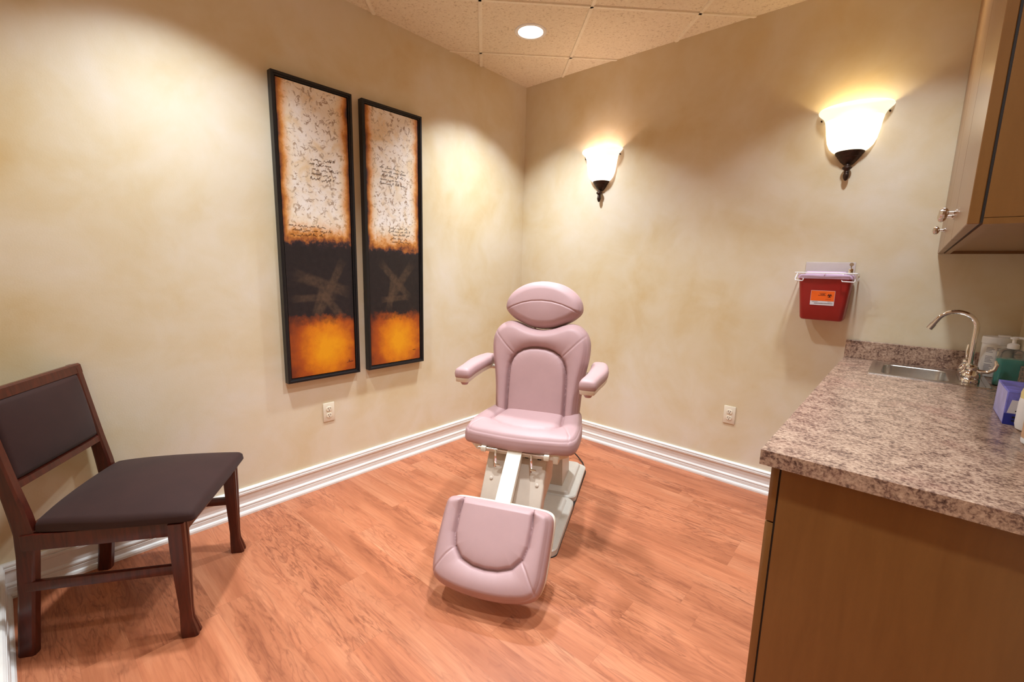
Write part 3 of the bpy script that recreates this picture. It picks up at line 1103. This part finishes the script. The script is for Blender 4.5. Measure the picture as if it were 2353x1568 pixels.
# tilted back frame: local frame along the posts
bd = Vector((0, -.525 + .476, .900 - .60)).normalized()
bn = bd.cross(Vector((1, 0, 0))) * -1
def back_pt(x, q, h):
    p = Vector((0, -.476, .60)) + bd * q
    n_ = Vector((0, bd.z, -bd.y))
    return tuple(p + Vector((x, 0, 0)) + n_ * h)
m = MB()
for q0, q1, r_ in ((.268, .306, 'top_rail'), (-.022, .006, 'lower_rail')):
    m = MB()
    ring = lambda x, k=1.0: [back_pt(x, q0, .017), back_pt(x, q0, -.017), back_pt(x, q1 - .006, -.017), back_pt(x, q1, -.010), back_pt(x, q1, .010), back_pt(x, q1 - .006, .017)]
    m.rings([ring(-.2435 if r_ == 'top_rail' else -.225), ring(.2435 if r_ == 'top_rail' else .225)])
    m.build(r_, MAHOG, vc, sharp=40)
out = [(-.203, -.130), (-.208, -.125), (-.209, -.07), (-.209, .07), (-.208, .127), (-.203, .132), (-.1, .132), (.1, .132), (.203, .132), (.208, .127), (.209, .07), (.209, -.07), (.208, -.125), (.203, -.130), (.1, -.132), (-.1, -.132)]
out = [(x, y) for x, y in reversed(out)]
VF = cushion(out, .034, .018, (0, 0), None, N=260, T=50, extra=lambda P, d: .022 * np.clip(1 - np.abs(P[:, 0] / .209) ** 2.4, 0, 1) ** .8 * np.clip(1 - np.abs(P[:, 1] / .132) ** 2.4, 0, 1) ** .8)
n_ = np.array((0, bd.z, -bd.y))
P0 = np.array(back_pt(0, .137, -.012))
cushion_obj('back_pad', FABRIC, vc, VF, (P0, np.array((-1., 0, 0)), np.array(bd), n_))
MB().rings([[back_pt(x, q, -.013) for x, q in ((-.21, .003), (.21, .003), (.21, .268), (-.21, .268))], [back_pt(x, q, -.017) for x, q in ((-.21, .003), (.21, .003), (.21, .268), (-.21, .268))]]).build('back_panel', MAHOG, vc, smooth=False)
out = [(.262, -.2), (.266, .0), (.264, .038), (.254, .050), (.22, .053), (0, .056), (-.22, .053), (-.254, .050), (-.264, .038), (-.266, 0), (-.262, -.2), (-.255, -.40), (-.245, -.425), (-.20, -.432), (0, -.430), (.19, -.415), (.228, -.408), (.240, -.385)]
VF = cushion(out, .034, .016, (0, -.19), None, N=300, T=60, extra=lambda P, d: .050 * np.clip(1 - np.abs(P[:, 0] / .268) ** 2.2, 0, 1) ** .8 * np.clip(1 - np.abs((P[:, 1] + .19) / .248) ** 2.2, 0, 1) ** .8)
cushion_obj('seat', FABRIC, vc, VF, (np.array((0, 0, .4395)), np.array((1., 0, 0)), np.array((0, 1., 0)), np.array((0, 0, 1.))))

# ------------------------------------------------------------------ counter, base cabinet, sink
CX, CZ, CE = 2.281, .897, -1.757
bc = thing('base_cabinet', 'brown laminate base cabinet under the granite-look countertop', 'cabinet', (2.59, -.875, 0))
mb = MB()
mb.box((2.326 - 2.59, -1.728 + .875, 0), (RX - .002 - 2.59, -1.710 + .875, CZ - .039))
mb.box((2.326 - 2.59, -.020 + .875, 0), (RX - .002 - 2.59, -.002 + .875, CZ - .039))
mb.box((2.326 - 2.59, -1.710 + .875, .10), (RX - .002 - 2.59, -.020 + .875, .118))
mb.build('carcass', CAB, bc, smooth=False)
MB().box((2.3215 - 2.59, -1.722 + .875, .0), (2.326 - 2.59, -.01 + .875, CZ - .042)).build('reveal', DARKGAP, bc, smooth=False)
for k in range(3):
    y0 = -1.728 + .5727 * k
    d_ = MB().box((2.303 - 2.59, y0 + .002 + .875, .10), (2.3215 - 2.59, y0 + .5707 + .875, .70), .0015).build('cabinet_door', CAB, bc)
    MB().tube([(2.303 - 2.59, y0 + .50 + .875, .60), (2.275 - 2.59, y0 + .50 + .875, .60)], [.006, .012], 12).build('knob', NICKEL, d_)
    d_ = MB().box((2.303 - 2.59, y0 + .002 + .875, .704), (2.3215 - 2.59, y0 + .5707 + .875, CZ - .041), .0015).build('cabinet_drawer', CAB, bc)
    MB().tube([(2.303 - 2.59, y0 + .286 + .875, .78), (2.275 - 2.59, y0 + .286 + .875, .78)], [.006, .012], 12).build('knob', NICKEL, d_)
MB().box((2.303 - 2.59, -1.728 + .875, .0), (2.3215 - 2.59, -.002 + .875, .097)).build('toe_board', CAB, bc, smooth=False)

ct = thing('countertop', 'brown granite-look laminate countertop holding the small sink', 'countertop', (2.59, -.875, CZ))
b = bmesh.new()
xs, ys = [CX, 2.44, 2.68, RX - .002], [CE, -.405, -.112, -.002]
gv = {}
for zi, z in enumerate((CZ - .038, CZ)):
    for i, x in enumerate(xs):
        for j, y in enumerate(ys):
            gv[i, j, zi] = b.verts.new((x - 2.59, y + .875, z - CZ))
for i in range(3):
    for j in range(3):
        if (i, j) == (1, 1):
            continue
        b.faces.new((gv[i, j, 1], gv[i + 1, j, 1], gv[i + 1, j + 1, 1], gv[i, j + 1, 1]))
        b.faces.new((gv[i, j, 0], gv[i, j + 1, 0], gv[i + 1, j + 1, 0], gv[i + 1, j, 0]))
def side(a, c):
    b.faces.new((gv[a[0], a[1], 0], gv[c[0], c[1], 0], gv[c[0], c[1], 1], gv[a[0], a[1], 1]))
for i in range(3):
    side((i, 0), (i + 1, 0)); side((i + 1, 3), (i, 3)); side((3, i), (3, i + 1)); side((0, i + 1), (0, i))
side((1, 2), (1, 1)); side((1, 1), (2, 1)); side((2, 1), (2, 2)); side((2, 2), (1, 2))
bmesh.ops.recalc_face_normals(b, faces=b.faces)
mb = MB()
mb._merge(b)
mb.build('top_slab', GRAN, ct, smooth=False)
for lo_, hi_, lbl in (((CX, -.021, CZ + .0003), (RX - .003, -.002, CZ + .092), 'granite-look laminate backsplash strip along the wall behind the sink'),
                      ((RX - .022, CE, CZ + .0003), (RX - .003, -.0215, CZ + .092), 'granite-look laminate backsplash strip behind the bottles and carton box')):
    bs = MB().box(lo_, hi_, .0012, 1).build('backsplash', GRAN, None, smooth=False)
    bs['label'] = lbl
    bs['category'] = 'backsplash'

sk = thing('bar_sink', 'small rectangular stainless steel sink set in the countertop', 'sink', (2.59, -.245, CZ))
zt = .003
def rr(x0, x1, y0, y1, r, z):
    return rrect((x0 + x1) / 2 - 2.59, (y0 + y1) / 2 + .245, (x1 - x0) / 2, (y1 - y0) / 2, r, z)
mb = MB()
mb.rings([rr(2.405, 2.795, -.430, -.060, .014, .0003), rr(2.406, 2.794, -.429, -.061, .013, zt), rr(2.413, 2.787, -.422, -.068, .012, zt - .0005), rr(2.449, 2.674, -.400, -.117, .038, zt - .001),
          rr(2.452, 2.671, -.397, -.120, .036, zt - .004), rr(2.457, 2.666, -.392, -.125, .036, -.11), rr(2.470, 2.653, -.380, -.138, .03, -.130), rr(2.50, 2.62, -.34, -.18, .02, -.134), rr(2.545, 2.575, -.275, -.245, .014, -.136)], cap0=False)
mb.build('sink_bowl', STEEL, sk, sharp=40)
mb = MB()
mb.tube([(2.713 - 2.59, -.408 + .245, zt), (2.713 - 2.59, -.082 + .245, zt)], .0012, 6).tube([(2.778 - 2.59, -.408 + .245, zt), (2.778 - 2.59, -.082 + .245, zt)], .0012, 6)
mb.build('deck_ridge', STEEL, sk)

fc = thing('faucet', 'chrome gooseneck faucet with two lever handles behind the sink bowl', 'faucet', (2.735, -.245, CZ + .003))
MB().rings([rrect(0, 0, .030, .125, .029, 0), rrect(0, 0, .030, .125, .029, .012), rrect(0, 0, .026, .120, .025, .020)]).build('deck_plate', CHROME, fc)
MB().lathe([(.027, .012), (.029, .022), (.026, .036), (.019, .048), (.016, .056), (.014, .066), (.001, .066)], 28).build('spout_base', CHROME, fc)
pts = [(0, 0, .05), (0, 0, .12), (0, 0, .205)]
for k in range(1, 17):
    a = PI * .88 * k / 16
    pts.append((-.066 + .066 * math.cos(a), 0, .215 + .066 * math.sin(a)))
dirv = Vector(pts[-1]) - Vector(pts[-2])
dirv.normalize()
e_ = Vector(pts[-1])
pts += [tuple(e_ + dirv * .022)]
sp = MB().tube(pts, .0095, 16).build('spout', CHROME, fc)
MB().tube([tuple(e_ + dirv * .018), tuple(e_ + dirv * .044)], .0115, 16).build('aerator', CHROME, sp)
for s in (-1, 1):
    hb = MB().lathe([(.027, .014), (.030, .020), (.030, .034), (.022, .046), (.019, .050), (.021, .056), (.019, .066), (.010, .073), (.001, .074)], 10, c=(0, s * .098, 0)).build('handle_hub', CHROME, fc)
    if s < 0:
        lv = [(0, s * .098, .058), (.022, s * .106, .050), (.046, s * .112, .052), (.062, s * .115, .066), (.066, s * .116, .086), (.060, s * .116, .102)]
    else:
        lv = [(0, s * .098, .060), (-.002, s * .110, .072), (-.004, s * .122, .090), (-.004, s * .128, .115), (-.003, s * .130, .132)]
    MB().tube(lv, [.010, .008, .0075, .0075, .007, .004][:len(lv)], 12).build('lever', CHROME, hb)

# ------------------------------------------------------------------ wall cabinet
UX, UE, UZ, UT = 2.578, -1.648, 1.434, 2.60
uc = thing('wall_cabinet', 'brown laminate wall cabinet with flat doors, hung above the counter', 'cabinet', (2.735, -.824, UZ))
o3 = lambda x, y, z: (x - 2.735, y + .824, z - UZ)
mb = MB()
mb.box(o3(UX + .023, UE, UZ + .012), o3(RX - .002, -.002, UT))
mb.build('carcass', CAB, uc, smooth=False)
mb = MB().box(o3(UX + .023, UE, UZ), o3(UX + .041, -.002, UZ + .013)).box(o3(RX - .02, UE, UZ), o3(RX - .002, -.002, UZ + .013)).box(o3(UX + .041, UE, UZ), o3(RX - .02, UE + .018, UZ + .013)).box(o3(UX + .041, -.02, UZ), o3(RX - .02, -.002, UZ + .013))
mb.build('bottom_rail', CAB, uc, smooth=False)
MB().box(o3(UX + .0185, UE + .006, UZ + .004), o3(UX + .024, -.006, UT - .004)).build('reveal', DARKGAP, uc, smooth=False)
ys_ = [UE, -1.0995, -.551, -.002]
for k in range(3):
    d_ = MB().box(o3(UX, ys_[k] + .003, UZ + .001), o3(UX + .0185, ys_[k + 1] - .003, UT), .0012, 1).build('cabinet_door', CAB, uc)
    ky = (ys_[1] - .055, ys_[1] + .055, ys_[2] + .055)[k]
    mt = Matrix.Translation(o3(UX, ky, 1.508)) @ Matrix.Rotation(-PI / 2, 4, 'Y')
    MB().lathe([(.009, 0), (.009, .003), (.005, .006), (.0045, .016), (.011, .019), (.0155, .024), (.016, .029), (.013, .034), (.006, .037), (.001, .0375)], 24, mat=mt).build('knob', NICKEL, d_)

# ------------------------------------------------------------------ sharps container
sh = thing('sharps_container', 'dark red wall-mounted sharps bin with white wire bracket and orange biohazard label', 'sharps bin', (2.165, 0, 1.09))
q3 = lambda x, y, z: (x - 2.165, y, z - 1.09)
def bin_ring(z, x0, x1, y0, r):
    return rrect((x0 + x1) / 2 - 2.165, (y0 - .012) / 2, (x1 - x0) / 2, (-.012 - y0) / 2, r, z - 1.09, 6)
mb = MB()
mb.rings([bin_ring(1.088, 2.083, 2.252, -.118, .015), bin_ring(1.090, 2.076, 2.258, -.124, .02), bin_ring(1.100, 2.071, 2.263, -.129, .022), bin_ring(1.20, 2.061, 2.271, -.137, .022), bin_ring(1.308, 2.050, 2.280, -.146, .022)])
mb.build('bin', RED, sh, sharp=45)
mb = MB()
mb.rings([bin_ring(1.304, 2.044, 2.286, -.152, .024), bin_ring(1.318, 2.044, 2.286, -.152, .024), bin_ring(1.326, 2.048, 2.282, -.148, .024)])
mb.rings([bin_ring(1.326, 2.070, 2.250, -.110, .02), bin_ring(1.342, 2.074, 2.246, -.095, .02)])
mb.build('lid', LIDC, sh, sharp=45)
MB().box(q3(2.055, -.011, 1.27), q3(2.275, -.002, 1.392), .003).build('back_plate', PLATE, sh)
mb = MB()
wr = .0028
mb.tube([q3(*p) for p in [(2.035, -.006, 1.333), (2.028, -.10, 1.333), (2.034, -.158, 1.333), (2.165, -.161, 1.333), (2.292, -.158, 1.333), (2.300, -.10, 1.333), (2.294, -.006, 1.333)]], wr, 8)
mb.tube([q3(*p) for p in [(2.040, -.146, 1.333), (2.165, -.149, 1.334), (2.288, -.146, 1.333)]], wr, 8)
mb.tube([q3(2.165, -.148, 1.331), q3(2.165, -.163, 1.331)], wr, 8)
for x0, x1 in ((2.036, 2.074), (2.238, 2.294)):
    mb.tube([q3(*p) for p in [(x0, -.10, 1.333), (x0 - .002, -.14, 1.300), (x0 + .004, -.160, 1.293), (x1 - .004, -.160, 1.291), (x1, -.160, 1.296), (x1, -.160, 1.306)]], wr, 8)
mb.tube([q3(*p) for p in [(2.296, -.155, 1.333), (2.296, -.14, 1.30), (2.298, -.06, 1.296), (2.296, -.006, 1.31)]], wr, 8)
mb.build('wire_bracket', WIRE, sh)
lk = MB().lathe([(.001, 0), (.011, 0), (.011, .018), (.0095, .021), (.001, .021)], 24, c=q3(2.268, -.128, 1.336)).build('lock', CHROME, sh)
mb = MB()
mb.rings([[(.103 + .009 * math.cos(a), yy, .288 + .009 * math.sin(a)) for a in [2 * PI * k / 24 for k in range(24)]] for yy in (-.1285, -.1265)])
mb.box((.1005, -.1285, .266), (.1055, -.1265, .281))
mb.build('key', NICKEL, lk)
# label: front plane of the bin leans back slightly; y follows z
yl = lambda z: -.1296 - (z - 1.10) * (.0165 / .208) - .0006
def lab(x0, x1, z0, z1, off, name, mat, parent):
    me = MB()
    me.rings([[q3(x, yl(z) - o_, z) for x, z in ((x0, z0), (x1, z0), (x1, z1), (x0, z1))] for o_ in (off - .0006, off)])
    return me.build(name, mat, parent, smooth=False)
lb = lab(2.114, 2.218, 1.168, 1.243, .0006, 'label', PAPER, sh)
lab(2.115, 2.217, 1.190, 1.242, .0010, 'orange_band', ORANGE, lb)
mb = MB()
def bar_(x0, x1, z, h, o_=.0014):
    mb.rings([[q3(x, yl(zz) - q, zz) for x, zz in ((x0, z), (x1, z), (x1, z + h), (x0, z + h))] for q in (.0008, o_)])
rl = random.Random(3)
def text_row(x0, x1, z, h):
    x = x0
    while x < x1:
        L_ = rl.uniform(.0012, .0032)
        bar_(x, min(x + L_, x1), z, h * rl.choice((.8, 1, 1)))
        x += L_ + .0009
text_row(2.150, 2.180, 1.2290, .0016)
text_row(2.156, 2.175, 1.2222, .0040)
text_row(2.147, 2.179, 1.2175, .0028)
text_row(2.180, 2.205, 1.1985, .0010)
text_row(2.133, 2.212, 1.1765, .0028)
text_row(2.122, 2.150, 1.1855, .0010)
text_row(2.190, 2.207, 1.1855, .0010)
mb.build('small_print', INK, lb, smooth=False)
mb = MB()
bx, bz, R_ = 2.196, 1.2180, .0105
def flat(path, wid):
    """flat ribbon lying on the label"""
    n2 = len(path)
    rings = []
    for i in range(n2):
        a = Vector(path[max(i - 1, 0)]); c = Vector(path[min(i + 1, n2 - 1)])
        tv = (c - a).normalized(); nv = Vector((-tv.y, tv.x)); wv = wid[i] if isinstance(wid, list) else wid
        p0, p1 = Vector(path[i]) + nv * wv / 2, Vector(path[i]) - nv * wv / 2
        rings.append([q3(p0.x, yl(p0.y) - .0008, p0.y), q3(p0.x, yl(p0.y) - .0014, p0.y), q3(p1.x, yl(p1.y) - .0014, p1.y), q3(p1.x, yl(p1.y) - .0008, p1.y)])
    mb.rings(rings)
for k in range(3):
    a0 = PI / 2 + k * 2 * PI / 3
    cx_, cz_ = bx + .55 * R_ * math.cos(a0), bz + .55 * R_ * math.sin(a0)
    n3 = 22
    path = [(cx_ + .52 * R_ * math.cos(a0 + .55 + (2 * PI - 1.1) * i / n3), cz_ + .52 * R_ * math.sin(a0 + .55 + (2 * PI - 1.1) * i / n3)) for i in range(n3 + 1)]
    wid = [.0006 + .0030 * math.sin(PI * i / n3) for i in range(n3 + 1)]
    flat(path, wid)
flat([(bx + .62 * R_ * math.cos(2 * PI * i / 30), bz + .62 * R_ * math.sin(2 * PI * i / 30)) for i in range(31)], .0011)
mb.build('biohazard_symbol', INK, lb, smooth=False)

# ------------------------------------------------------------------ things on the counter
cn = thing('wipes_canister', 'white wipes canister with printed label standing beside the backsplash corner', 'canister', (2.822, -.082, CZ))
MB().lathe([(.001, 0), (.046, 0), (.050, .004), (.050, .010), (.049, .014), (.049, .142), (.047, .148), (.001, .148)], 40).build('canister_body', WHITEP, cn)
ld = MB().lathe([(.0505, .146), (.0515, .150), (.0515, .172), (.049, .177), (.030, .179), (.001, .179)], 40).build('canister_lid', WHITEP, cn)
MB().box((-.004, -.030, .178), (.034, .012, .186), .003).build('flip_cap', WHITEP, ld)
mb = MB()
for row in range(17):
    z = .030 + row * .0062
    for a0_, a1_ in ((-2.35, -1.80), (-1.68, -1.15)):
        if row in (5, 11, 12) and a0_ < -2:
            continue
        a1r = a1_ - (.25 * ((row * 7) % 3) / 3)
        rings = [[(rr_ * math.cos(a), rr_ * math.sin(a), z + dz_) for dz_ in (0, .0024)] for rr_ in (.0493,) for a in [a0_ + (a1r - a0_) * i / 10 for i in range(11)]]
        mb.rings(rings, False, False, closed=False)
mb.build('label_print', GREYINK, cn)

sp_b = thing('soap_bottle', 'clear pump bottle of teal hand gel beside the wipes canister', 'soap bottle', (2.842, -.30, CZ))
def br(hx, hy, r, z):
    return rrect(0, 0, hx, hy, r, z, 5)
MB().rings([br(.036, .026, .014, 0), br(.040, .030, .016, .004), br(.040, .030, .016, .135), br(.036, .026, .016, .146), br(.020, .018, .014, .152), br(.014, .014, .0135, .156)]).build('bottle', CLEAR, sp_b, sharp=50)
MB().rings([br(.034, .024, .012, .003), br(.0375, .0275, .014, .006), br(.0375, .0275, .014, .112)]).build('gel', GEL, sp_b, sharp=50)
pm = MB().lathe([(.016, .152), (.0175, .154), (.0175, .170), (.013, .174), (.006, .176), (.006, .190), (.012, .192), (.013, .198), (.006, .202), (.001, .202)], 28).build('pump', WHITEP, sp_b)
MB().tube([(0, 0, .197), (.018, -.004, .198), (.036, -.008, .194), (.040, -.009, .188)], [.006, .0055, .0045, .004], 10).build('pump_nozzle', WHITEP, pm)

tb = thing('tissue_box', 'blue and lavender carton box lettered TA on the counter', 'box', (2.818, -.905, CZ))
MB().box((-.055, -.105, 0), (.042, .105, .101), .0015, 1).build('carton', BLUE, tb)
MB().box((-.0553, -.0965, .004), (-.0545, .100, .097)).build('side_panel', LAVEN, tb, smooth=False)
MB().box((-.0550, -.1054, .0005), (.0418, -.1048, .034)).build('lower_band', NAVY, tb, smooth=False)
MB().prism([(-.050, .036), (.040, .036), (.040, .074), (-.044, .076)], -.1056, -.1045, 'y').build('white_panel', PAPER, tb, smooth=False)
fcv = bpy.data.curves.new('carton_lettering', 'FONT')
fcv.body = 'TA'
fcv.size = .030
fcv.extrude = .0004
fcv.shear = .2
tmp = bpy.data.objects.new('carton_lettering', fcv)
COL.objects.link(tmp)
bpy.context.view_layer.update()
me = bpy.data.meshes.new_from_object(tmp.evaluated_get(bpy.context.evaluated_depsgraph_get()))
bpy.data.objects.remove(tmp)
o = link('carton_lettering', me, INK, tb, smooth=False)
o.rotation_euler = (PI / 2, 0, 0)
o.location = (-.034, -.1060, .049)
MB().box((-.034, -.1062, .042), (.014, -.1055, .045)).box((-.038, -.1062, .022), (.012, -.1055, .027)).box((-.038, -.1062, .012), (.004, -.1055, .016)).build('small_print', INK, tb, smooth=False)

b1 = thing('lotion_bottle', 'white rounded plastic bottle with pale yellow shoulder in front of the carton box', 'bottle', (2.815, -1.060, CZ))
MB().lathe([(.001, 0), (.023, 0), (.032, .006), (.035, .018), (.035, .082), (.0335, .096), (.001, .096)], 36).build('bottle_body', WHITEP, b1)
MB().lathe([(.0335, .096), (.0335, .112), (.028, .134), (.020, .150), (.013, .160), (.001, .160)], 36).build('bottle_shoulder', YELLOW, b1)
MB().lathe([(.016, .159), (.016, .182), (.013, .186), (.001, .186)], 28).build('bottle_cap', WHITEP, b1)
b2 = thing('tan_bottle', 'tan plastic bottle with a white foot, nearest the open end of the counter', 'bottle', (2.816, -1.215, CZ))
MB().lathe([(.001, 0), (.034, 0), (.040, .006), (.041, .014), (.039, .022), (.001, .022)], 36).build('bottle_foot', WHITEP, b2)
MB().lathe([(.041, .020), (.041, .10), (.036, .125), (.022, .150), (.016, .158), (.001, .158)], 36).build('bottle_body', TAN, b2)
MB().lathe([(.018, .157), (.018, .180), (.001, .181)], 28).build('bottle_cap', WHITEP, b2)
